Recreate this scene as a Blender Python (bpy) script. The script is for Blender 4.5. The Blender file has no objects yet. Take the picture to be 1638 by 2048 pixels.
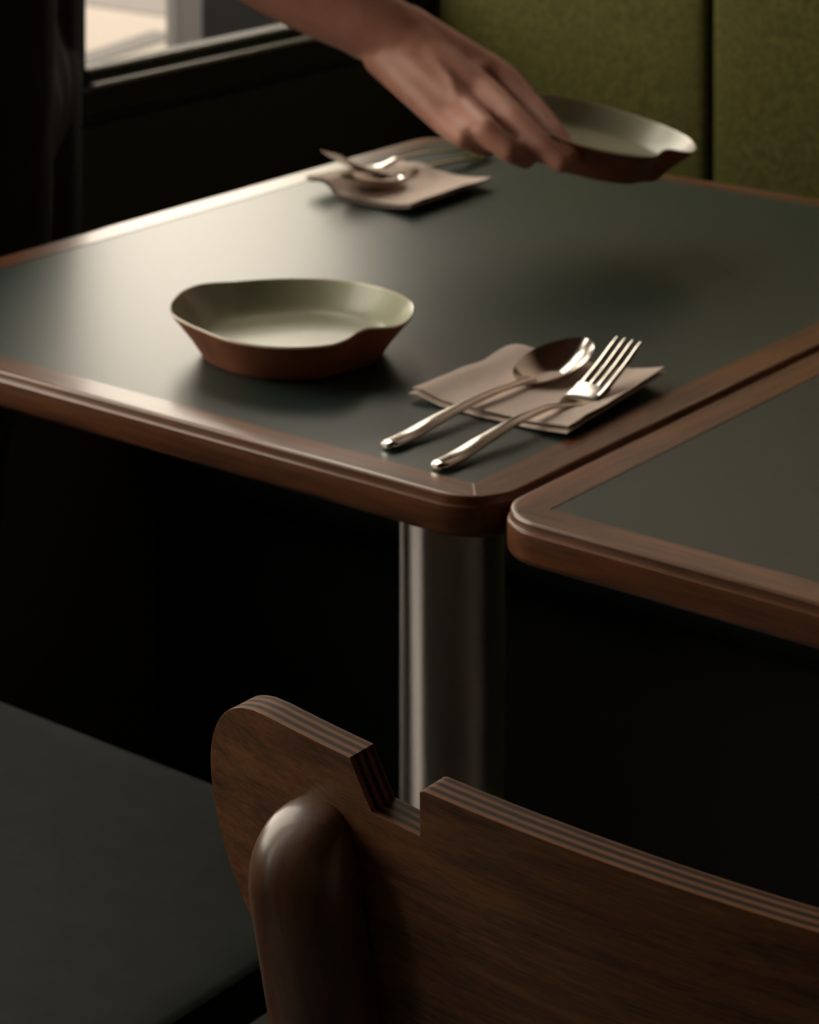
import bpy, bmesh, math, random
from mathutils import Vector, Matrix, noise
random.seed(7)
S = bpy.context.scene
COL = S.collection
PI = math.pi

# ------------------------------------------------------------------ camera
YAW = math.radians(37.99935631)
FPX, HORIZON, CAMZ = 5159.42, -857.15, 1.26
cam = bpy.data.cameras.new('camera')
cam.sensor_fit = 'HORIZONTAL'; cam.sensor_width = 36.0
cam.lens = 36.0 * FPX / 1638.0
cam.shift_x = 0.0
cam.shift_y = (HORIZON - 1024.0) / 1638.0
cam.clip_start = 0.05; cam.clip_end = 200
cam.dof.use_dof = True
cam.dof.focus_distance = 1.12
cam.dof.aperture_fstop = 22.0
camo = bpy.data.objects.new('camera', cam); COL.objects.link(camo)
camo.location = (0, 0, CAMZ); camo.rotation_euler = (PI/2, 0, YAW)
S.camera = camo
RX, RY = math.cos(YAW), math.sin(YAW)          # camera right in the floor plane
FX, FY = -math.sin(YAW), math.cos(YAW)         # camera forward in the floor plane

# ------------------------------------------------------------------ light
SKY = 6.2
W = bpy.data.worlds.new('overcast_sky'); S.world = W; W.use_nodes = True
bg = W.node_tree.nodes['Background']
bg.inputs[0].default_value = (1.0, 0.87, 0.73, 1); bg.inputs[1].default_value = SKY
S.view_settings.view_transform = 'Standard'; S.view_settings.look = 'None'
S.view_settings.exposure = 0.0; S.view_settings.gamma = 1.0
S.view_settings.use_curve_mapping = False

# ------------------------------------------------------------------ materials
def mat(name, color=(.5,.5,.5), rough=.5, metal=0., coat=0., coat_rough=.1, spec=.5, bump=None, var=None):
    m = bpy.data.materials.new(name); m.use_nodes = True
    nt = m.node_tree; p = nt.nodes['Principled BSDF']
    p.inputs['Base Color'].default_value = (*color, 1)
    p.inputs['Roughness'].default_value = rough
    p.inputs['Metallic'].default_value = metal
    p.inputs['Coat Weight'].default_value = coat
    p.inputs['Coat Roughness'].default_value = coat_rough
    p.inputs['Specular IOR Level'].default_value = spec
    tc = nt.nodes.new('ShaderNodeTexCoord')
    def mapped(scale):
        mp = nt.nodes.new('ShaderNodeMapping'); mp.inputs['Scale'].default_value = scale
        nt.links.new(tc.outputs['Object'], mp.inputs['Vector']); return mp.outputs[0]
    if var:      # (scale vector, noise scale, color2, lo, hi)
        n = nt.nodes.new('ShaderNodeTexNoise'); n.inputs['Scale'].default_value = var[1]
        n.inputs['Detail'].default_value = 8; n.inputs['Roughness'].default_value = .62
        nt.links.new(mapped(var[0]), n.inputs['Vector'])
        r = nt.nodes.new('ShaderNodeValToRGB')
        r.color_ramp.elements[0].position = var[3]; r.color_ramp.elements[0].color = (*var[2], 1)
        r.color_ramp.elements[1].position = var[4]; r.color_ramp.elements[1].color = (*color, 1)
        nt.links.new(n.outputs['Fac'], r.inputs[0]); nt.links.new(r.outputs[0], p.inputs['Base Color'])
    if bump:     # (scale vector, noise scale, strength, distance)
        n = nt.nodes.new('ShaderNodeTexNoise'); n.inputs['Scale'].default_value = bump[1]
        n.inputs['Detail'].default_value = 4
        nt.links.new(mapped(bump[0]), n.inputs['Vector'])
        b = nt.nodes.new('ShaderNodeBump'); b.inputs['Strength'].default_value = bump[2]
        b.inputs['Distance'].default_value = bump[3]
        nt.links.new(n.outputs['Fac'], b.inputs['Height']); nt.links.new(b.outputs[0], p.inputs['Normal'])
    return m

def wood(name, light, dark, grain=(1,12,12), rough=.35, coat=.4, coat_rough=.15, stripes=False, fine=1.0):
    m = mat(name, light, rough, 0, coat, coat_rough)
    nt = m.node_tree; p = nt.nodes['Principled BSDF']; L = nt.links.new
    tc = nt.nodes.new('ShaderNodeTexCoord')
    mp = nt.nodes.new('ShaderNodeMapping'); mp.inputs['Scale'].default_value = grain
    L(tc.outputs['Object'], mp.inputs['Vector'])
    n1 = nt.nodes.new('ShaderNodeTexNoise'); n1.inputs['Scale'].default_value = 5; n1.inputs['Detail'].default_value = 6
    n1.inputs['Distortion'].default_value = .6
    n2 = nt.nodes.new('ShaderNodeTexNoise'); n2.inputs['Scale'].default_value = 13*fine; n2.inputs['Detail'].default_value = 8
    n2.inputs['Roughness'].default_value = .7
    L(mp.outputs[0], n1.inputs['Vector']); L(mp.outputs[0], n2.inputs['Vector'])
    mx = nt.nodes.new('ShaderNodeMath'); mx.operation = 'MULTIPLY_ADD'; mx.inputs[1].default_value = .45
    L(n1.outputs['Fac'], mx.inputs[0])
    sc = nt.nodes.new('ShaderNodeMath'); sc.operation = 'MULTIPLY'; sc.inputs[1].default_value = .55
    L(n2.outputs['Fac'], sc.inputs[0]); L(sc.outputs[0], mx.inputs[2])
    fac = mx.outputs[0]
    if stripes:
        uv = nt.nodes.new('ShaderNodeUVMap'); uv.uv_map = 'thickness'
        sx = nt.nodes.new('ShaderNodeSeparateXYZ'); L(uv.outputs[0], sx.inputs[0])
        cr = nt.nodes.new('ShaderNodeValToRGB'); cr.color_ramp.interpolation = 'LINEAR'
        E = cr.color_ramp.elements
        E[0].position = 0; E[0].color = (.75,)*3+(1,); E[1].position = 1; E[1].color = (.8,)*3+(1,)
        for q, v in ((.14,.8),(.19,.1),(.30,.15),(.35,.75),(.45,.8),(.50,.12),(.62,.1),(.67,.8),(.76,.7),(.81,.2),(.9,.25)):
            e = E.new(q); e.color = (v, v, v, 1)
        L(sx.outputs[0], cr.inputs[0])
        ml = nt.nodes.new('ShaderNodeMath'); ml.operation = 'MULTIPLY_ADD'; ml.inputs[1].default_value = .45
        L(cr.outputs[0], ml.inputs[0])
        s2 = nt.nodes.new('ShaderNodeMath'); s2.operation = 'MULTIPLY'; s2.inputs[1].default_value = .55
        L(fac, s2.inputs[0]); L(s2.outputs[0], ml.inputs[2]); fac = ml.outputs[0]
    r = nt.nodes.new('ShaderNodeValToRGB')
    r.color_ramp.elements[0].position = .36; r.color_ramp.elements[0].color = (*dark, 1)
    r.color_ramp.elements[1].position = .62; r.color_ramp.elements[1].color = (*light, 1)
    L(fac, r.inputs[0]); L(r.outputs[0], p.inputs['Base Color'])
    b = nt.nodes.new('ShaderNodeBump'); b.inputs['Strength'].default_value = .12; b.inputs['Distance'].default_value = .001
    L(n2.outputs['Fac'], b.inputs['Height']); L(b.outputs[0], p.inputs['Normal'])
    return m

M_WOODX = wood('walnut_grain_along_x', (.18,.064,.022), (.050,.018,.008), (1.2,14,14), .36, .4, .14)
M_WOODY = wood('walnut_grain_along_y', (.18,.064,.022), (.050,.018,.008), (14,1.2,14), .36, .4, .14)
M_CHAIR = wood('chair_veneer', (.25,.102,.036), (.050,.019,.008), (1.6,26,26), .5, .15, .25, fine=2.2)
M_PLY = wood('chair_plywood_edge', (.17,.070,.030), (.014,.006,.003), (4,60,60), .6, .0, .2, stripes=True)
M_PLY.node_tree.nodes['Principled BSDF'].inputs['Specular IOR Level'].default_value = .12
M_POST = wood('chair_post_wood', (.12,.047,.020), (.05,.019,.008), (22,22,1.6), .36, .5, .2)
M_LAM = mat('green_laminate', (.016,.031,.026), .37, coat=.10, coat_rough=.22, spec=.52)
M_STEEL = mat('polished_steel', (.84,.78,.72), .15, 1.0)
M_POLE = mat('brushed_pole', (.54,.50,.49), .36, 1.0)
_p = M_POLE.node_tree.nodes['Principled BSDF']; _p.inputs['Anisotropic'].default_value = 1.0; _p.inputs['Anisotropic Rotation'].default_value = .25
_t = M_POLE.node_tree.nodes.new('ShaderNodeTangent'); _t.direction_type = 'RADIAL'; _t.axis = 'Z'
M_POLE.node_tree.links.new(_t.outputs[0], _p.inputs['Tangent'])
M_GLAZE = mat('pale_green_glaze', (.35,.365,.25), .36, coat=.2, coat_rough=.12, var=((1,1,1), 9, (.24,.23,.15), .32, .62))
M_TERRA = mat('terracotta', (.28,.080,.022), .62, var=((1,1,1), 30, (.14,.045,.018), .3, .7))
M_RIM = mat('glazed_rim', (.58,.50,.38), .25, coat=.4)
M_NAP = mat('napkin_paper', (.60,.50,.44), .9, spec=.15, bump=((1,1,1), 260, .5, .0012))
M_DARK = mat('dark_frame_paint', (.030,.031,.025), .6, spec=.3)
M_SILL = mat('sill_aluminium', (.60,.60,.59), .4, .6)
M_WALLD = mat('dark_green_panelling', (.040,.045,.030), .6)
M_GROOVE = mat('groove_black', (.004,.004,.004), .8)
M_PLASTER = mat('warm_plaster', (.66,.55,.47), .9, bump=((1,1,1), 60, .2, .002))
M_CEIL = mat('brown_ceiling', (.10,.05,.032), .6)
M_FLOOR = mat('grey_green_floor', (.060,.072,.066), .42, var=((1,1,1), 40, (.040,.050,.046), .35, .65), bump=((1,1,1), 300, .25, .001))
M_FAB = mat('olive_fabric', (.092,.090,.024), .95, spec=.1, var=((1,1,.5), 330, (.040,.040,.012), .36, .64), bump=((1,1,1), 800, .5, .0008))
M_BASE = mat('black_plinth', (.010,.009,.008), .6)
M_CAST = mat('cast_base', (.03,.03,.03), .5, .5)
M_SKIN = mat('skin', (.46,.225,.165), .48, spec=.4, var=((1,1,1), 28, (.38,.165,.118), .35, .65))
M_SKIN.node_tree.nodes['Principled BSDF'].inputs['Subsurface Weight'].default_value = .12
M_SKIN.node_tree.nodes['Principled BSDF'].inputs['Subsurface Radius'].default_value = (.01,.004,.002)
M_NAIL = mat('nail', (.50,.27,.22), .25)
M_CLOTH = mat('black_cloth', (.012,.012,.015), .85, spec=.25)
M_HAIR = mat('dark_hair', (.012,.009,.008), .5)
M_SHOE = mat('black_leather', (.01,.01,.01), .4)
M_SEAT = mat('seat_leather', (.010,.014,.013), .7, spec=.18, var=((1,1,1), 38, (.006,.009,.008), .35, .65), bump=((1,1,1), 500, .25, .0006))
M_PAVE = mat('pale_paving', (.150,.130,.115), .9, var=((1,1,1), 2, (.128,.110,.096), .3, .7))
M_ROAD = mat('grey_road', (.06,.052,.05), .9)
M_KERB = mat('dark_gutter', (.035,.032,.031), .9)
M_POSTC = mat('grey_painted_post', (.020,.019,.020), .6)
M_SLATE = mat('blue_grey_render', (.0050,.0052,.0066), .8, spec=.1, var=((1,1,1), 6, (.003,.003,.0036), .3, .7))
M_LEAF = mat('lime_leaf', (.16,.24,.035), .6)

def glass_mat():
    m = bpy.data.materials.new('window_glass'); m.use_nodes = True; nt = m.node_tree
    nt.nodes.clear()
    o = nt.nodes.new('ShaderNodeOutputMaterial'); mix = nt.nodes.new('ShaderNodeMixShader')
    t = nt.nodes.new('ShaderNodeBsdfTransparent'); g = nt.nodes.new('ShaderNodeBsdfGlossy')
    g.inputs['Roughness'].default_value = .01; t.inputs[0].default_value = (.96,.97,.96,1)
    lw = nt.nodes.new('ShaderNodeLayerWeight'); lw.inputs[0].default_value = .5
    pw = nt.nodes.new('ShaderNodeMath'); pw.operation = 'POWER'; pw.inputs[1].default_value = 5
    f = nt.nodes.new('ShaderNodeMath'); f.operation = 'MULTIPLY_ADD'; f.inputs[1].default_value = .8; f.inputs[2].default_value = .04
    nt.links.new(lw.outputs['Facing'], pw.inputs[0]); nt.links.new(pw.outputs[0], f.inputs[0])
    nt.links.new(f.outputs[0], mix.inputs[0]); nt.links.new(t.outputs[0], mix.inputs[1])
    nt.links.new(g.outputs[0], mix.inputs[2]); nt.links.new(mix.outputs[0], o.inputs[0])
    return m
M_GLASS = glass_mat()

# ------------------------------------------------------------------ helpers
def obj(name, bm, m, parent=None, smooth=True, bevel=0, seg=2, angle=40):
    me = bpy.data.meshes.new(name)
    bmesh.ops.recalc_face_normals(bm, faces=bm.faces)
    bm.to_mesh(me); bm.free()
    for mm in (m if isinstance(m, (list, tuple)) else [m]): me.materials.append(mm)
    o = bpy.data.objects.new(name, me); COL.objects.link(o)
    if parent: o.parent = parent
    if bevel:
        b = o.modifiers.new('bevel', 'BEVEL'); b.width = bevel; b.segments = seg
        b.limit_method = 'ANGLE'; b.angle_limit = math.radians(angle)
    if smooth:
        for p in me.polygons: p.use_smooth = True
        try: me.set_sharp_from_angle(angle=math.radians(angle))
        except Exception: pass
    return o
def thing(name, label, cat, loc=(0,0,0), rotz=0, group=None):
    o = bpy.data.objects.new(name, None); COL.objects.link(o)
    o.location = loc; o.rotation_euler = (0,0,rotz); o.empty_display_size = .05
    o['label'] = label; o['category'] = cat
    if group: o['group'] = group
    return o
def tag(o, label, cat, group=None):
    o['label'] = label; o['category'] = cat
    if group: o['group'] = group
    return o
def struct(name, bm, m, **k):
    o = obj(name, bm, m, **k); o['kind'] = 'structure'; return o
def box(bm, x0, x1, y0, y1, z0, z1, mi=0):
    v = [bm.verts.new((x, y, z)) for z in (z0, z1) for y in (y0, y1) for x in (x0, x1)]
    for f in ((0,1,3,2),(4,6,7,5),(0,4,5,1),(2,3,7,6),(0,2,6,4),(1,5,7,3)):
        bm.faces.new([v[i] for i in f]).material_index = mi
    return v
def bx(*a):
    bm = bmesh.new(); box(bm, *a); return bm
def loft(bm, rings, close=True, cap0=True, cap1=True, mi=0):
    vs = [[bm.verts.new(p) for p in r] for r in rings]
    n = len(vs[0])
    for a, b in zip(vs, vs[1:]):
        for i in range(n if close else n-1):
            bm.faces.new((a[i], a[(i+1)%n], b[(i+1)%n], b[i])).material_index = mi
    if cap0: bm.faces.new(vs[0][::-1]).material_index = mi
    if cap1: bm.faces.new(vs[-1]).material_index = mi
    return vs
def lathe(bm, prof, n=48, c=(0,0,0), cap0=True, cap1=True):
    loft(bm, [[(c[0]+r*math.cos(2*PI*i/n), c[1]+r*math.sin(2*PI*i/n), c[2]+z) for i in range(n)] for r, z in prof], cap0=cap0, cap1=cap1)
def capsule(bm, p0, r0, p1, r1, n=14, k=4):
    p0, p1 = Vector(p0), Vector(p1); d = p1-p0; L = d.length
    if L < 1e-6: d = Vector((0,0,1)); 
    d.normalize()
    a = d.orthogonal().normalized(); b = d.cross(a)
    rings = []
    for i in range(k):
        t = -PI/2*(1-(i+.35)/k); rings.append((p0 + d*r0*math.sin(t), r0*math.cos(t)))
    rings.append((p0, r0)); rings.append((p1, r1))
    for i in range(k):
        t = PI/2*((i+.65)/k); rings.append((p1 + d*r1*math.sin(t), r1*math.cos(t)))
    loft(bm, [[c+(a*math.cos(2*PI*j/n)+b*math.sin(2*PI*j/n))*r for j in range(n)] for c, r in rings])
def chain(bm, pts):
    for (p, r), (q, s) in zip(pts, pts[1:]): capsule(bm, p, r, q, s)
def rounded_rect(x0, x1, y0, y1, r, n=8):
    out = []
    for cx, cy, a0 in ((x1-r, y0+r, -PI/2), (x1-r, y1-r, 0), (x0+r, y1-r, PI/2), (x0+r, y0+r, PI)):
        for i in range(n+1):
            a = a0 + PI/2*i/n; out.append((cx+r*math.cos(a), cy+r*math.sin(a)))
    return out
def lerp(a, b, t): return a+(b-a)*t
def curve(keys, x):                     # monotone cubic through the keys
    if x <= keys[0][0]: return keys[0][1]
    if x >= keys[-1][0]: return keys[-1][1]
    n = len(keys); d = [(keys[i+1][1]-keys[i][1])/(keys[i+1][0]-keys[i][0]) for i in range(n-1)]
    def m(i):
        if i == 0: return d[0]
        if i == n-1: return d[-1]
        if d[i-1]*d[i] <= 0: return 0
        return 2*d[i-1]*d[i]/(d[i-1]+d[i])
    for i in range(n-1):
        if x <= keys[i+1][0]:
            h = keys[i+1][0]-keys[i][0]; t = (x-keys[i][0])/h
            return (2*t**3-3*t*t+1)*keys[i][1]+(t**3-2*t*t+t)*h*m(i)+(3*t*t-2*t**3)*keys[i+1][1]+(t**3-t*t)*h*m(i+1)
def cam_space(r, v, z): return Vector((r*RX+v*FX, r*RY+v*FY, z))   # right / forward / height -> room
def seen(px, py, v):                                                # where a sight line stands at depth v
    return cam_space((px-819)/FPX*v, v, CAMZ-(py-HORIZON)/FPX*v)

# ------------------------------------------------------------------ the room
XW, YB, YF, XR, HC = -1.9, 2.62, -2.6, 2.6, 2.75
YPAN = 2.475
struct('floor', bx(XW-.12, XR+.1, YF-.1, YB+.1, -.1, 0), M_FLOOR, smooth=False)
struct('ceiling', bx(XW-.12, XR+.1, YF-.1, YB+.1, HC, HC+.1), M_CEIL, smooth=False)
struct('wall_back', bx(XW-.12, XR+.1, YB, YB+.1, 0, HC), M_PLASTER, smooth=False)
struct('wall_right', bx(XR, XR+.1, YF, YB, 0, HC), M_PLASTER, smooth=False)
struct('wall_front', bx(XW-.12, XR+.1, YF-.1, YF, 0, HC), M_PLASTER, smooth=False)
# window wall: openings (y0, y1, z0, z1)
WT = 2.15; ZS = .7235; Y1 = 1.8675; Y2 = 2.455
bm = bmesh.new()
box(bm, XW-.12, XW, YF, -.25, 0, HC)
box(bm, XW-.12, XW, -.25, -.03, 0, .10); box(bm, XW-.12, XW, -.25, -.03, 2.15, HC)
box(bm, XW-.12, XW, -.03, .25, 0, HC)
box(bm, XW-.024, XW, .25, Y2, 0, ZS); box(bm, XW-.12, XW, .25, Y2, WT, HC)
box(bm, XW-.12, XW, Y2, YB, 0, HC)
struct('wall_left', bm, M_WALLD, smooth=False)
def window(name, y0, y1, z0, z1, post0=.03, post1=.03, rail=.022):
    bm = bmesh.new()
    x0, x1 = XW-.024, XW-.006
    for a, b, c, d in ((y0, y0+post0, z0, z1), (y1-post1, y1, z0, z1), (y0+post0, y1-post1, z0, z0+rail), (y0+post0, y1-post1, z1-rail, z1)):
        box(bm, x0, x1, a, b, c, d)
    fr = obj(name, bm, M_DARK, bevel=.003); fr['kind'] = 'structure'
    p = obj('window_pane', bx(XW-.018, XW-.015, y0+post0, y1-post1, z0+rail, z1-rail), M_GLASS, fr, smooth=False)
    bead = bmesh.new(); box(bead, XW-.0065, XW-.004, y0+post0, y1-post1, z0+rail-.004, z0+rail)
    obj('glazing_bead', bead, M_SILL, fr, bevel=.002)
    return fr
window('window_1', Y1, Y2, ZS, WT, .030)
window('window_2', .25, Y1-.02, ZS, WT, .03, .012)
window('window_3', -.25, -.03, .10, 2.15, .02, .02)
struct('trim_1', bx(XW-.03, XW-.003, Y1-.020, Y1, ZS, WT), M_DARK, bevel=.003)
struct('trim_2', bx(XW-.004, XW+.006, Y1+.030, Y2, .7262, .7308), M_SILL, bevel=.001)
struct('trim_3', bx(XW-.002, XW+.008, .25, Y1, .695, .7300), M_DARK, bevel=.003)
struct('trim_4', bx(XW-.002, XW+.004, Y1, Y2, .695, .7270), M_DARK, bevel=.003)
struct('trim_5', bx(XW-.002, XW+.002, .25, Y2, .686, .692), M_GROOVE, smooth=False)

# ------------------------------------------------------------------ the street beyond the glass
struct('pavement_ground', bx(-11, XW-.12, -8, 14, -.22, -.12), M_PAVE, smooth=False)
ra, rb = seen(184, 13, 8.185), seen(318, 32, 8.008)
rd = Vector((rb.x-ra.x, rb.y-ra.y, 0)).normalized(); rn = Vector((-rd.y, rd.x, 0))
if rn.dot(Vector((FX, FY, 0))) < 0: rn = -rn
rm = Vector(((ra.x+rb.x)/2, (ra.y+rb.y)/2, 0))
bm = bmesh.new()
loft(bm, [[rm+rd*a_+rn*b_+Vector((0,0,z_)) for a_, b_ in ((-30,0),(30,0),(30,30),(-30,30))] for z_ in (-.16, -.116)])
struct('road_ground', bm, M_ROAD, smooth=False)
g = seen(183, 103, 7.3); h = seen(338, 76, 7.7)
d = (Vector((h.x, h.y, 0))-Vector((g.x, g.y, 0))).normalized(); nrm = Vector((-d.y, d.x, 0))
bm = bmesh.new()
a = Vector((g.x, g.y, -.118))-d*2.5; b = Vector((h.x, h.y, -.118))
v = [bm.verts.new(a-nrm*.015+Vector((0,0,-.02))), bm.verts.new(b-nrm*.055+Vector((0,0,-.02))), bm.verts.new(b+nrm*.055+Vector((0,0,-.02))), bm.verts.new(a+nrm*.015+Vector((0,0,-.02)))]
w = [bm.verts.new(q.co+Vector((0,0,.024))) for q in v]
bm.faces.new(v[::-1]); bm.faces.new(w)
for i in range(4): bm.faces.new((v[i], v[(i+1)%4], w[(i+1)%4], w[i]))
tag(obj('gutter_strip', bm, M_KERB, smooth=False), 'dark narrow gutter strip in pale paving outside the window', 'gutter')
pc = cam_space((368-819)/FPX*5.6, 5.6, 0)
bm = bmesh.new()
box(bm, -.031, .031, -.031, .031, -.12, .95); box(bm, -.055, .055, -.055, .055, -.12, -.10)
o = obj('street_post', bm, M_POSTC, bevel=.006); o.location = (pc.x, pc.y, 0); o.rotation_euler = (0,0,YAW+.5)
tag(o, 'grey square post standing on the pavement outside the window', 'post')
pl = cam_space(.22, 6.7, 0)
t = thing('planter', 'dark blue grey planter wall outside behind the grey post', 'planter', (pl.x, pl.y, -.12), YAW)
bm = bmesh.new(); box(bm, -.82, .9, -.2, .2, 0, .75); obj('planter_box', bm, M_SLATE, t, bevel=.02)
bm = bmesh.new(); box(bm, -.70, .86, -.16, .16, .75, .76); obj('soil', bm, M_BASE, t, smooth=False)
def leaves(bm, c, rad, n, s):
    for i in range(n):
        while 1:
            p = Vector([random.uniform(-1,1) for _ in range(3)])
            if p.length <= 1: break
        q = Vector((c[0]+p.x*rad[0], c[1]+p.y*rad[1], c[2]+p.z*rad[2]))
        a = Vector([random.gauss(0,1) for _ in range(3)]).normalized(); b = a.orthogonal().normalized()
        L = s*random.uniform(.7,1.3)
        vs = [bm.verts.new(q+x) for x in (-a*L, b*L*.35, a*L, -b*L*.35)]
        bm.faces.new(vs)
t = thing('shrub', 'lime green leafy shrub growing in the dark planter outside', 'shrub', (pl.x, pl.y, .6540), YAW)
bm = bmesh.new(); leaves(bm, (-.40, 0, .72), (.34, .20, .40), 900, .05); obj('foliage', bm, M_LEAF, t, smooth=False)
bm = bmesh.new()
for k in range(5): capsule(bm, (-.40+.02*k-.04, .01*k, 0), .012, (-.40+.12*(k-2), .03*(k-2), .75), .005, 6, 2)
obj('stem', bm, M_POST, t)
gp = seen(322, 100, 7.0)
t = thing('grass_tuft', 'small bright green weed at the foot of the street post', 'weed', (gp.x, gp.y, -.12))
bm = bmesh.new()
for i in range(60):
    a = random.uniform(0, 2*PI); r = random.uniform(0,.03); L = random.uniform(.03,.09)
    p = Vector((r*math.cos(a), r*math.sin(a), 0)); q = p+Vector((math.cos(a)*L*.4, math.sin(a)*L*.4, L)); sd = Vector((-math.sin(a), math.cos(a), 0))*.006
    bm.faces.new([bm.verts.new(p-sd), bm.verts.new(p+sd), bm.verts.new(q)])
obj('blade', bm, M_LEAF, t, smooth=False)['kind'] = 'stuff'

# ------------------------------------------------------------------ banquette
t = thing('banquette', 'olive green upholstered banquette with tall back panels behind the tables', 'banquette', (0, YPAN, 0))
obj('plinth', bx(XW+.002, 2.0, 1.99-YPAN, .0, 0, .30), M_BASE, t, smooth=False)
bm = bmesh.new(); box(bm, XW+.004, 2.0, 1.965-YPAN, -.01,   .30, .455); obj('seat_cushion', bm, M_SEAT, t, bevel=.03, seg=4)
seam = -1.511; wpan = .455
def back_panel(x0, x1):
    bm = bmesh.new(); zb, zt = .455, 1.20
    rr = rounded_rect(x0+.002, x1-.002, zb, zt, .006, 3)
    rings = []
    cx, cz = (x0+x1)/2, (zb+zt)/2
    for ins, y in ((0, .11), (0, .018), (.0012, .009), (.004, .0042), (.008, .0015), (.014, .0003), (.05, -.001), (.12, -.002)):
        rings.append([(cx+(x-cx)*(1-2*ins/(x1-x0)), y, cz+(z-cz)*(1-2*ins/(zt-zb))) for x, z in rr])
    loft(bm, rings)
    return obj('back_panel', bm, M_FAB, t, angle=60)
x = seam-wpan
while x < 1.9:
    back_panel(max(x, XW+.004), x+wpan); x += wpan

# ------------------------------------------------------------------ tables
def table(X0, X1, Y0, Y1, label, bl, br, bf, bk, mitre=True):
    cx, cy = (X0+X1)/2, (Y0+Y1)/2
    t = thing('cafe_table', label, 'table', (cx, cy, 0), 0, 'green topped cafe tables side by side')
    x0, x1, y0, y1 = X0-cx, X1-cx, Y0-cy, Y1-cy
    R0 = .034
    prof = [(.0060,.7400),(.0032,.7400),(.0026,.7398),(.0021,.7393),(.0019,.7385),(.0019,.7353),(.0017,.7349),(.0008,.7346),(.0001,.7341),(0,.7332),(0,.7205),(.0006,.7185),(.0020,.7170),(.0045,.7165),(.007,.7165),(.05,.7165)]
    rings = []
    for d, z in prof:
        rings.append([(x, y, z) for x, y in rounded_rect(x0+d, x1-d, y0+d, y1-d, max(R0-d, .004), 8)])
    # flat top border runs from the bevel in to the inlay: project the outer loop on the inlay rectangle
    ix0, ix1, iy0, iy1 = x0+bl, x1-br, y0+bf, y1-bk
    inner = [(min(max(x, ix0), ix1), min(max(y, iy0), iy1), .7400) for x, y, z in rings[0]]
    bm = bmesh.new()
    vs = loft(bm, rings, cap0=False, cap1=True)
    uniq = {}
    iv = []
    for p in inner:
        k = (round(p[0],5), round(p[1],5))
        if k not in uniq: uniq[k] = bm.verts.new(p)
        iv.append(uniq[k])
    n = len(iv)
    for i in range(n):
        f = [vs[0][i], vs[0][(i+1)%n], iv[(i+1)%n], iv[i]]
        f = list(dict.fromkeys(f))
        if len(f) > 2: bm.faces.new(f)
    low = {k: bm.verts.new((v.co.x, v.co.y, .737)) for k, v in uniq.items()}
    for i in range(n):
        a, b = iv[i], iv[(i+1)%n]
        if a is not b:
            bm.faces.new((a, b, low[(round(b.co.x,5), round(b.co.y,5))], low[(round(a.co.x,5), round(a.co.y,5))]))
    for f in bm.faces:      # grain follows the rail it is on
        c = f.calc_center_median()
        dx = min(abs(c.x-x0), abs(c.x-x1)); dy = min(abs(c.y-y0), abs(c.y-y1))
        f.material_index = 1 if dx < dy else 0
    obj('wood_edging', bm, [M_WOODX, M_WOODY], t, angle=45)
    obj('top_panel', bx(ix0+.0003, ix1-.0003, iy0+.0003, iy1-.0003, .728, .7397), M_LAM, t, smooth=False)
    bm = bmesh.new(); lathe(bm, [(.0385,.012),(.0385,.7165)], 64); obj('pedestal', bm, M_POLE, t)
    bm = bmesh.new(); lathe(bm, [(.21,0),(.21,.006),(.205,.010),(.05,.018),(.045,.03)], 64); obj('base_plate', bm, M_CAST, t)
    bm = bmesh.new(); box(bm, -.13, .13, -.13, .13, .7085, .7165); obj('mounting_plate', bm, M_CAST, t, smooth=False)
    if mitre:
        bm = bmesh.new()  # pale strip on the corner mitre, a highlight line put in as colour
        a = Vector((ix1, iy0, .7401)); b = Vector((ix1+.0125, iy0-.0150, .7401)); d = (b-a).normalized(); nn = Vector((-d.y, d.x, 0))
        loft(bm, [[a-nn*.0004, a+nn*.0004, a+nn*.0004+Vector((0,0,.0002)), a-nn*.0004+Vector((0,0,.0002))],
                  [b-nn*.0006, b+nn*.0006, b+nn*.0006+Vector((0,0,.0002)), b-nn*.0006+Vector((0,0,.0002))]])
        obj('mitre_highlight', bm, M_RIM, t, smooth=False)['label'] = 'pale painted highlight line along the mitre joint'
    return t
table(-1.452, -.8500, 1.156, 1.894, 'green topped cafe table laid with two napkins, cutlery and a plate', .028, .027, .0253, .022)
table(-.8465, -.2445, 1.149, 1.887, 'bare green topped cafe table to the right with nothing on it', .027, .027, .0263, .022, False)

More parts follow.
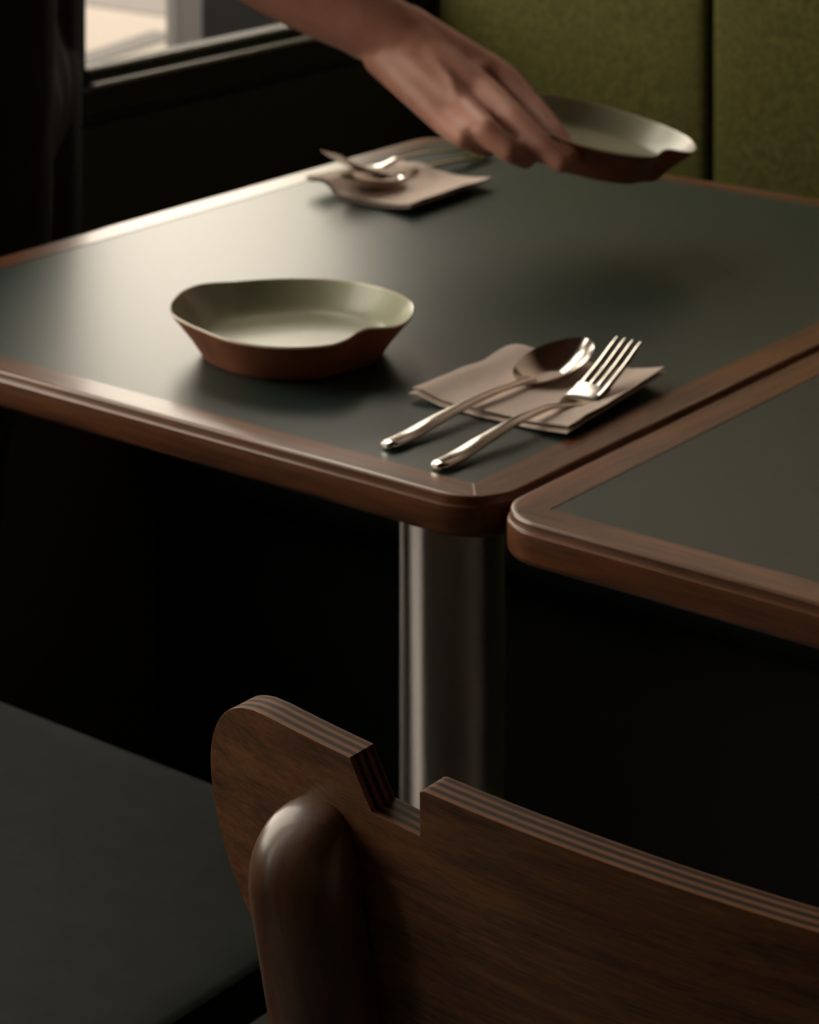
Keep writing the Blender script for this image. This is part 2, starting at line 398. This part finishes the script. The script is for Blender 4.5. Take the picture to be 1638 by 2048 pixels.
# ------------------------------------------------------------------ plates
def plate_mesh(t):
    # outline: a circle whose radius winds in and steps back out twice, making the two pinched lips
    N = 144
    OUT = [(-180,.0852),(-170,.0848),(-157,.0824),(-132,.0802),(-119,.076),(-101,.0725),(-78,.0763),(-59,.0809),(-46,.0838),(-33,.0849),(-24,.080),(-13,.0714),(-5,.0700),(0,.0780),(7,.0842),(19,.083),(33,.0811),(45,.0803),(63,.0789),(85,.0791),(106,.0794),(129,.0765),(148,.0745),(162,.0752),(171,.0808),(180,.0852)]
    def rad(th):
        a = math.degrees(th); a = (a+180) % 360 - 180
        return sum(curve(OUT, (a+da+180) % 360 - 180) for da in (-2.5,0,2.5))/3
    prof_out = [(.66, .0), (.735, .0), (.755, .002), (.84, .012), (.93, .021), (.985, .0262), (1.0, .0285)]
    prof_in = [(.985, .0288), (.955, .0262), (.89, .0200), (.82, .0143), (.78, .0118), (.745, .0106), (.69, .0102), (.3, .0100), (.05, .0100)]
    def ring(k, z):
        out = []
        for i in range(N):
            th = 2*PI*i/N; r = rad(th); mixr = lerp(.0800, r, max(0, min(1, (k-.6)/.4)))
            wob = .0016*math.sin(2*th+1.0)*max(0, (k-.7)/.3)
            out.append((mixr*k*math.cos(th), mixr*k*math.sin(th), z+wob))
        return out
    bm = bmesh.new(); loft(bm, [ring(*p) for p in prof_out], cap0=True, cap1=False)
    body = obj('terracotta_body', bm, M_TERRA, t, angle=60)
    bm = bmesh.new(); loft(bm, [ring(*p) for p in prof_in], cap0=False, cap1=True)
    obj('glazed_inside', bm, M_GLAZE, t, angle=60)
    bm = bmesh.new(); loft(bm, [ring(1.0, .0283), ring(1.003,.0291), ring(.996,.0297), ring(.984,.0287)], cap0=False, cap1=False)
    obj('rim', bm, M_RIM, t, angle=80)
t = thing('ceramic_plate', 'wavy rimmed terracotta plate with pale green glaze standing on the table', 'plate', (-1.1185, 1.3050, .7400), 0, 'wavy rimmed ceramic plates')
plate_mesh(t); plate0 = t
def copy_tree(o, parent=None):
    c = o.copy(); COL.objects.link(c); c.parent = parent
    for ch in [x for x in bpy.data.objects if x.parent == o]: copy_tree(ch, c)
    return c
p2 = copy_tree(plate0)
p2['label'] = 'wavy rimmed green glazed plate held tilted in the hand above the table'
pc2 = seen(1180, 250, 2.0)
tilt = Matrix.Rotation(math.radians(12.5), 4, Vector((FX, FY, 0))) @ Matrix.Rotation(math.radians(1.0), 4, Vector((RX, RY, 0)))
p2.matrix_world = Matrix.Translation(pc2) @ tilt @ Matrix.Translation((0,0,-.027)) @ Matrix.Rotation(math.radians(8), 4, 'Z')

# ------------------------------------------------------------------ napkins
def napkin(corners, label, lift, seed, g='folded paper napkins under the cutlery'):
    t = thing('paper_napkin', label, 'napkin', (*[sum(c[i] for c in corners)/4 for i in (0,1)], .7402), 0, g)
    N = 26; cx, cy = t.location[0], t.location[1]
    def P(u, v):
        a, b, c, d = corners      # front-left, back-left, back-right, front-right
        x = (a[0]*(1-u)+d[0]*u)*(1-v)+(b[0]*(1-u)+c[0]*u)*v
        y = (a[1]*(1-u)+d[1]*u)*(1-v)+(b[1]*(1-u)+c[1]*u)*v
        return x-cx, y-cy
    def sheet(u0, u1, v0, v1, zoff, amp, name):
        bm = bmesh.new(); top = []; bot = []
        for j in range(N+1):
            for i in range(N+1):
                u = lerp(u0, u1, i/N); v = lerp(v0, v1, j/N)
                x, y = P(u, v)
                nz = noise.noise(Vector((x*28+seed, y*28, seed)))*.5+.5
                z = zoff + amp*nz + lift(u, v)
                ed = .0012*noise.noise(Vector((u*7+seed, v*7, 3)))
                top.append(bm.verts.new((x+ed, y+ed, z+.0007))); bot.append(bm.verts.new((x+ed, y+ed, z)))
        W_ = N+1
        for j in range(N):
            for i in range(N):
                q = [j*W_+i, j*W_+i+1, (j+1)*W_+i+1, (j+1)*W_+i]
                bm.faces.new([top[k] for k in q]); bm.faces.new([bot[k] for k in q][::-1])
        for i in range(N):
            for a, b in ((i, i+1), (N*W_+i, N*W_+i+1), (i*W_, (i+1)*W_), (i*W_+N, (i+1)*W_+N)):
                bm.faces.new((top[a], top[b], bot[b], bot[a]))
        return obj(name, bm, M_NAP, t, angle=70)
    sheet(0, 1, 0.0, 1, .0002, .0006, 'bottom_layer')
    sheet(.006, .994, .03 if seed == 1 else .004, 1.0, .0018, .0026, 'top_layer')
    return t
def lift1(u, v):
    z = .0075*max(0, (u-.62)/.38)**1.6*(.35+.65*v)            # right edge curls off the wood
    z += .004*math.exp(-((u-.05)/.10)**2)*(1-v*.6)             # rounded fold on the left
    z += .003*math.exp(-((v-.9)/.12)**2)*math.exp(-((u-.1)/.3)**2)
    return z
def lift2(u, v):
    z = .010*max(0, (.35-u)/.35)**1.5*(.3+.7*(1-v)) + .006*max(0, (u-.6)/.4)**1.5
    z += .007*math.exp(-((u-.18)/.10)**2)*(1-v)+ .009*math.exp(-((v-.86)/.10)**2)*math.exp(-((u-.35)/.2)**2)
    return z
napkin([(-.997,1.2754),(-.9996,1.3943),(-.886,1.400),(-.877,1.2754)], 'pinkish paper napkin near the front corner, under a spoon and fork', lift1, 1)
napkin([(-1.400,1.650),(-1.392,1.768),(-1.2845,1.758),(-1.280,1.639)], 'pinkish paper napkin on the far side of the table by the window', lift2, 2)

# ------------------------------------------------------------------ cutlery (built along +Y from the handle end)
def section(bm, keys_w, keys_t, keys_z, s0, s1, n=40, m=14, flat=2.6, xoff=lambda s: 0):
    rings = []
    for i in range(n+1):
        s = lerp(s0, s1, i/n); w = curve(keys_w, s)/2; th = curve(keys_t, s)/2; z = curve(keys_z, s)
        e = 2/flat
        ring = []
        for j in range(m):
            a = 2*PI*j/m; c, d = math.cos(a), math.sin(a)
            ring.append((xoff(s)+w*math.copysign(abs(c)**e, c), s, z+th*math.copysign(abs(d)**e, d)))
        rings.append(ring)
    loft(bm, rings)
HW = [(0,.0070),(.0015,.0100),(.004,.0122),(.012,.0128),(.035,.0112),(.075,.0080),(.105,.0060),(.118,.0058)]
HT = [(0,.0026),(.002,.0042),(.03,.0044),(.08,.0038),(.12,.0030)]
def fork_mesh(t):
    bm = bmesh.new()
    Z = [(0,.0007),(.015,.0010),(.045,.0044),(.085,.0078),(.105,.0078),(.125,.0052),(.140,.0042),(.152,.0068),(.170,.0145),(.196,.0290)]
    section(bm, HW+[(.126,.0095),(.136,.0200),(.145,.0245),(.154,.0250),(.160,.0245)], HT+[(.135,.0018),(.16,.0018)], Z, 0, .158, 60, 18)
    obj('handle', bm, M_STEEL, t, angle=60)
    for k in range(4):
        bm = bmesh.new()
        x0 = (k-1.5)*.0060
        section(bm, [(.150,.0048),(.165,.0044),(.188,.0034),(.196,.0018)], [(.150,.0018),(.19,.0016),(.196,.0010)], Z, .150, .196, 20, 10, 2.4,
                lambda s, x0=x0: x0)
        obj('tine', bm, M_STEEL, t, angle=60)
def spoon_mesh(t):
    bm = bmesh.new()
    Z = [(0,.0007),(.015,.0009),(.045,.0036),(.085,.0060),(.108,.0064),(.128,.0058),(.146,.0054)]
    section(bm, HW+[(.130,.0062),(.138,.0085),(.143,.011)], HT, Z, 0, .143, 60, 18)
    obj('handle', bm, M_STEEL, t, angle=60)
    bm = bmesh.new()
    NA, NR = 40, 12
    sc, L, Wd = .1690, .0345, .0212
    def pt(q, a, side):
        c, s = math.cos(a), math.sin(a)
        x = Wd*q*s*(1+.13*c*-1*-1 if c < 0 else 1+.0*c)*(1-.10*c)
        y = sc + L*q*c
        rim = lerp(.0065, .0175, (c*q+1)/2)
        z = rim - .0112*(1-q**2.2) - side*.0012
        return (x, y, z)
    layers = []
    for side in (0, 1):
        g_ = [[bm.verts.new(pt((i+.02)/NR if i else .02, 2*PI*j/NA, side)) for j in range(NA)] for i in range(NR+1)]
        for i in range(NR):
            for j in range(NA):
                f = (g_[i][j], g_[i][(j+1)%NA], g_[i+1][(j+1)%NA], g_[i+1][j]); bm.faces.new(f)
        bm.faces.new(g_[0]); layers.append(g_)
    for j in range(NA):
        bm.faces.new((layers[0][NR][j], layers[0][NR][(j+1)%NA], layers[1][NR][(j+1)%NA], layers[1][NR][j]))
    obj('bowl', bm, M_STEEL, t, angle=80)
def lay(name, fn, heel, tip, label, group, src=None, z=.7418):
    a = math.atan2(-(tip[0]-heel[0]), tip[1]-heel[1])
    if src is None:
        t = thing(name, label, name, (heel[0], heel[1], z), a, group); fn(t)
    else:
        t = copy_tree(src); t.location = (heel[0], heel[1], z); t.rotation_euler = (0,0,a); t['label'] = label
    return t
sp = lay('spoon', spoon_mesh, (-.951,1.1946), (-.947,1.385), 'steel spoon on the near napkin, bowl facing up', 'steel spoons on the napkins')
fk = lay('fork', fork_mesh, (-.906,1.1845), (-.901,1.379), 'steel four tined fork lying right of the near spoon', 'steel forks on the napkins')
lay('spoon', None, (-1.353,1.8476), (-1.352,1.660), 'steel spoon on the far napkin by the window', None, sp, .7430)
lay('fork', None, (-1.3786,1.8600), (-1.386,1.666), 'steel fork on the far napkin, nearest the window', None, fk, .7440)

# ------------------------------------------------------------------ chairs
def chair(loc, label):
    t = thing('dining_chair', label, 'chair', loc, 0, 'walnut chairs at the near side of the tables')
    LEAN = .20; ZT = .785; TH = .0155
    def yface(x, z): return -.008+.55*x*x + LEAN*(ZT-z) - .0
    # half outline of the back in (x, z), x measured from the centre; left side of the photo is -x
    left = [(-.1760,.7842),(-.1850,.7818),(-.1935,.7775),(-.2015,.7705),(-.2080,.7610),(-.2122,.7510),(-.2144,.7400),(-.2148,.7290),(-.2140,.7180),(-.2115,.7060),(-.2070,.6940),(-.2010,.6830),
            (-.1930,.6720),(-.1820,.6610),(-.1660,.6500),(-.1400,.6400),(-.1000,.6330),(-.0500,.6290),(0,.6280)]
    fine = []
    for i in range(len(left)-1):
        p0, p1, p2_, p3 = left[max(i-1,0)], left[i], left[i+1], left[min(i+2,len(left)-1)]
        for q in range(4):
            u = q/4; fine.append(tuple(.5*(2*p1[k]+(p2_[k]-p0[k])*u+(2*p0[k]-5*p1[k]+4*p2_[k]-p3[k])*u*u+(3*p1[k]-p0[k]-3*p2_[k]+p3[k])*u**3) for k in (0,1)))
    left = fine+[left[-1]]
    top_l = [(-.1660,.7850)]
    notch = [(-.1150,.7850),(-.1105,.7745),(-.1060,.7648),(-.0795,.7640),(-.0765,.7840),(-.0740,.7850)]
    pts = left[::-1][:-1] + [left[0]] + top_l + [(-.165,.785),(-.14,.785)] + notch
    pts = [(x, z) for x, z in left[::-1]] + top_l + [(-.150,.7850)] + notch + [(-.03,.785),(.03,.785),(.08,.785),(.13,.785),(.16,.785)]
    right = [(-x, z) for x, z in top_l[::-1]] + [(-x, z) for x, z in left[:-1]]
    pts += right
    bm = bmesh.new()
    f = bm.faces.new([bm.verts.new((x, 0, z)) for x, z in pts])
    for k in range(-20, 21):
        x = k*.0105+.0011
        bmesh.ops.bisect_plane(bm, geom=bm.verts[:]+bm.edges[:]+bm.faces[:], plane_co=(x,0,0), plane_no=(1,0,0))
    front = list(bm.faces)
    ext = bmesh.ops.extrude_face_region(bm, geom=front)
    newv = [e for e in ext['geom'] if isinstance(e, bmesh.types.BMVert)]
    for v in newv: v.co.y = TH
    uv = bm.loops.layers.uv.new('thickness')
    bm.faces.ensure_lookup_table()
    for fc in bm.faces:
        side = len({round(l.vert.co.y, 5) for l in fc.loops}) > 1
        fc.material_index = 1 if side else 0
        for l in fc.loops: l[uv].uv = (l.vert.co.y/TH, 0)
    for v in bm.verts: v.co.y += yface(v.co.x, v.co.z)
    obj('backrest', bm, [M_CHAIR, M_PLY], t, bevel=.0024, seg=3, angle=50)
    for s in (-1, 1):
        # post: fat rounded upright standing behind the backrest, top closing on to it
        xc = -.1405; rings = []
        zs = [0.765 - .042*(1-math.cos(a)) if False else 0 for a in ()]
        prof = []
        for i in range(11):
            a = PI/2*i/10                      # cap
            prof.append((0.7595-.044*(1-math.cos(a)), math.sin(a)))
        for z in (.70,.68,.65,.60,.52,.44,.40): prof.append((z, 1.0))
        for z, k in prof:
            k = max(k, .03)
            low = max(0, (.72-z)/.32)
            rx = .0262*(k**.75)*lerp(1, .82, low); ry = .0185*k*lerp(1, .9, low)
            yb = yface(xc, z)+.004
            cy = yb - ry*.93
            cx_ = xc + (.006*(1-k))
            rings.append([((cx_+rx*math.copysign(abs(math.cos(q))**.9, math.cos(q)))*(-s), cy+ry*math.copysign(abs(math.sin(q))**.9, math.sin(q)), z) for q in [2*PI*j/28 for j in range(28)]])
        obj('back_post', loft_bm(rings), M_POST, t, angle=70)
        # rear leg under the post, splayed back
        y0 = yface(xc, .42)-.018
        bm = bmesh.new(); capsule(bm, (xc*(-s), y0, .425), .020, (xc*(-s)*1.18, y0-.07, .014), .013, 20)
        obj('leg', bm, M_POST, t)
        bm = bmesh.new(); capsule(bm, (.165*s, .44, .41), .020, (.19*s, .47, .014), .013, 20)
        obj('leg', bm, M_POST, t)
    bm = bmesh.new()
    rr = rounded_rect(-.218, .218, .055, .452, .045, 6)
    loft(bm, [[(x*(1-k), .253+(y-.253)*(1-k), z) for x, y in rr] for k, z in ((.06,.440),(.01,.443),(0,.453),(.006,.462),(.025,.4685),(.06,.470),(.15,.4705),(.4,.470))])
    obj('seat', bm, M_SEAT, t, angle=60)
    bm = bmesh.new(); box(bm, -.17, .17, .06, .45, .405, .440); obj('seat_frame', bm, M_POST, t, bevel=.008)
    return t
def loft_bm(rings):
    bm = bmesh.new(); loft(bm, rings); return bm
ch = chair((-.540, .8000, 0), 'walnut chair with curved notched plywood back, nearest the camera')
c2 = copy_tree(ch); c2.location = (-1.180, .8000, 0)
c2['label'] = 'chair at the left, only its dark upholstered seat in view'

# ------------------------------------------------------------------ the waiter
P = thing('person', 'person in black clothes leaning over the table, setting down a plate', 'person', tuple(cam_space(-.43, 2.20, 0)))
PB = P.location.copy()
def put(bm, name, m, voxel, it, fac=.5):
    for v in bm.verts: v.co -= PB
    o = obj(name, bm, m, P)
    r = o.modifiers.new('remesh', 'REMESH'); r.mode = 'VOXEL'; r.voxel_size = voxel; r.use_smooth_shade = True
    s = o.modifiers.new('smooth', 'SMOOTH'); s.iterations = it; s.factor = fac
    return o
C = cam_space
bm = bmesh.new()
# right arm and hand (the ones in the photo)
sh, el, wr = C(-.385, 2.03, 1.29), seen(345, -222, 2.08), seen(775, 62, 2.035)
mid = seen(560, -65, 2.065)
chain(bm, [(sh, .048), (sh.lerp(el,.5), .043), (el, .039)])
chain(bm, [(el, .036), (seen(455,-137,2.07), .041), (mid, .040), (seen(680, 8, 2.05), .0340), (wr, .0275)])
capsule(bm, seen(745, 50, 2.045), .029, seen(860, 118, 2.015), .0215)
capsule(bm, seen(735, 45, 2.05), .030, seen(800, 80, 2.03), .026)
K = {'index': (seen(1008,158,2.005), .0125), 'middle': (seen(965,180,1.975), .0125), 'ring': (seen(925,213,1.96), .0120), 'pinky': (seen(893,240,1.96), .0125)}
roots = {'index': (seen(820,52,2.036), .0165), 'middle': (seen(795,70,2.032), .018), 'ring': (seen(780,90,2.030), .018), 'pinky': (seen(770,110,2.030), .0185)}
for k in K: capsule(bm, *roots[k], *K[k])
for a, b in (('index','middle'),('middle','ring'),('ring','pinky')):      # flesh between the metacarpals
    for t_ in (.3, .6, .85):
        pa = roots[a][0].lerp(K[a][0], t_); pb = roots[b][0].lerp(K[b][0], t_)
        back = cam_space(0, .008, 0)
        capsule(bm, pa+back, .0125, pb+back, .0125)
palm = cam_space(0, .020, -.006)
capsule(bm, seen(830,90,2.03)+palm, .020, seen(935,190,1.985)+palm, .016)
capsule(bm, seen(815,120,2.03)+palm, .016, seen(900,225,1.975)+palm, .013)
F = {'index':  [(1066,218,1.975,.0105),(1112,272,1.945,.0094),(1143,318,1.925,.0080)],
     'middle': [(1030,240,1.935,.0110),(1084,294,1.912,.0098),(1124,327,1.902,.0082)],
     'ring':   [(974,263,1.915,.0106),(1020,302,1.905,.0095),(1051,318,1.915,.0082)],
     'pinky':  [(930,275,1.920,.0094),(962,291,1.922,.0084),(985,296,1.935,.0072)]}
for k, seq in F.items(): chain(bm, [K[k]]+[(seen(a,b,v_), r) for a,b,v_,r in seq])
chain(bm, [(seen(845,75,2.05), .0165), (seen(950,125,2.065), .0140), (seen(1020,185,2.065), .0115), (seen(1068,228,2.045), .0098)])   # thumb
for k, off in (('index',-.0145),('middle',-.0165),('ring',-.0165),('pinky',-.0140)):      # tendons, knuckles
    a = roots[k][0].lerp(K[k][0], .35)+cam_space(0, off, .003); b = K[k][0]+cam_space(0, -.0085, .003)
    capsule(bm, a, .0032, b, .0040); 
    capsule(bm, b, .0062, b+cam_space(.001,0,-.001), .0062)
capsule(bm, seen(848,98,2.0), .0026, seen(905,160,1.965), .0024); capsule(bm, seen(905,160,1.965), .0024, seen(915,190,1.952), .002)
# torso, head, other arm and legs
pel, wst, cst, nkb = C(-.435,2.20,.95), C(-.465,2.20,1.08), C(-.470,2.20,1.24), C(-.44,2.20,1.40)
for dv in (-.06, 0, .06):
    o_ = C(0, dv, 0)
    chain(bm, [(pel+o_, .095), (wst+o_, .085), (cst+o_, .092), (nkb+o_*.8-Vector((0,0,.05)), .06)])
capsule(bm, C(-.43,2.05,1.335), .052, C(-.43,2.35,1.335), .052)
hd = C(-.40,2.20,1.595)
chain(bm, [(nkb, .058), (C(-.415,2.20,1.48), .052)])
chain(bm, [(hd+C(-.01,0,.01), .082), (hd+C(.012,0,-.035), .070), (hd+C(.035,0,-.078), .046)])
capsule(bm, hd+C(-.03,0,.02), .082, hd+C(.01,0,.03), .078)
nose = hd+C(.092,0,-.022); capsule(bm, hd+C(.078,0,.012), .007, nose, .012)
capsule(bm, hd+C(.070,-.020,-.058), .007, hd+C(.070,.020,-.058), .007)
capsule(bm, hd+C(.066,-.016,-.068), .008, hd+C(.066,.016,-.068), .008)
for s in (-1, 1):
    capsule(bm, hd+C(.068,.014*s,.018), .010, hd+C(.058,.045*s,.018), .010)
    capsule(bm, hd+C(-.006,.082*s,.012), .012, hd+C(.0,.080*s,-.022), .008)
lsh, lel, lwr = C(-.43,2.37,1.31), C(-.47,2.40,1.05), C(-.52,2.36,.83)
chain(bm, [(lsh,.048),(lsh.lerp(lel,.5),.043),(lel,.037),(lel.lerp(lwr,.4),.038),(lwr,.026)])
lp = lwr+C(.0,-.005,-.085)
for i, dv in enumerate((-.030,-.010,.010,.028)):
    kk = lp+C(0,dv,0); capsule(bm, lwr+C(0,dv*.6,-.012), .016, kk, .0115)
    L = (.040,.046,.042,.032)[i]
    chain(bm, [(kk,.0115),(kk+C(.006,0,-L),.0100),(kk+C(.018,0,-L*1.5),.0090),(kk+C(.034,0,-L*1.8),.0078)])
chain(bm, [(lwr+C(0,-.02,-.02),.015),(lwr+C(.004,-.048,-.055),.0130),(lwr+C(.014,-.058,-.088),.0110),(lwr+C(.022,-.056,-.112),.0092)])
for s in (-1, 1):
    chain(bm, [(pel+C(.02,.080*s,-.03),.074),(C(-.400,2.20+.095*s,.68),.064),(C(-.418,2.20+.095*s,.50),.050),(C(-.44,2.20+.10*s,.30),.050),(C(-.45,2.20+.10*s,.08),.036)])
    capsule(bm, C(-.465,2.20+.10*s,.045), .034, C(-.33,2.20+.105*s,.035), .028)
put(bm, 'body', M_SKIN, .0028, 7)
# clothes
bm = bmesh.new()
for dv in (-.06, 0, .06):
    o_ = C(0, dv, 0)
    chain(bm, [(pel+o_+C(.035,0,-.14), .112), (pel+o_, .108), (wst+o_, .098), (cst+o_, .100), (nkb+o_*.85-Vector((0,0,.055)), .069)])
capsule(bm, C(-.43,2.05,1.335), .064, C(-.43,2.35,1.335), .064)
chain(bm, [(sh,.060),(sh.lerp(el,.62),.056)]); chain(bm, [(lsh,.060),(lsh.lerp(lel,.62),.056)])
put(bm, 'black_shirt', M_CLOTH, .008, 4)
bm = bmesh.new()
for dv in (-.07, .07): capsule(bm, pel+C(-.005,dv*1.1,.0), .108, pel+C(.0,dv*1.1,-.16), .106)
for dv in (-.07, .07): capsule(bm, pel+C(.02,dv,-.0), .100, pel+C(.035,dv,-.06), .106)
for s in (-1, 1):
    chain(bm, [(pel+C(.04,.085*s,-.04),.106),(C(-.392,2.20+.095*s,.68),.100),(C(-.425,2.20+.095*s,.50),.072),(C(-.44,2.20+.10*s,.30),.066),(C(-.45,2.20+.10*s,.12),.060)])
put(bm, 'trousers', M_CLOTH, .009, 4)
bm = bmesh.new()
capsule(bm, hd+C(-.035,-.02,.028), .091, hd+C(-.035,.02,.028), .091); capsule(bm, hd+C(-.05,0,-.02), .080, hd+C(-.01,0,.065), .072)
put(bm, 'short_hair', M_HAIR, .006, 3)
for s in (-1, 1):
    bm = bmesh.new(); capsule(bm, C(-.475,2.20+.10*s,.050), .048, C(-.30,2.20+.105*s,.040), .038); capsule(bm, C(-.48,2.20+.10*s,.02), .04, C(-.30,2.20+.105*s,.02), .036)
    for v in bm.verts: v.co.z = max(v.co.z, .002)
    put(bm, 'shoe', M_SHOE, .006, 3)
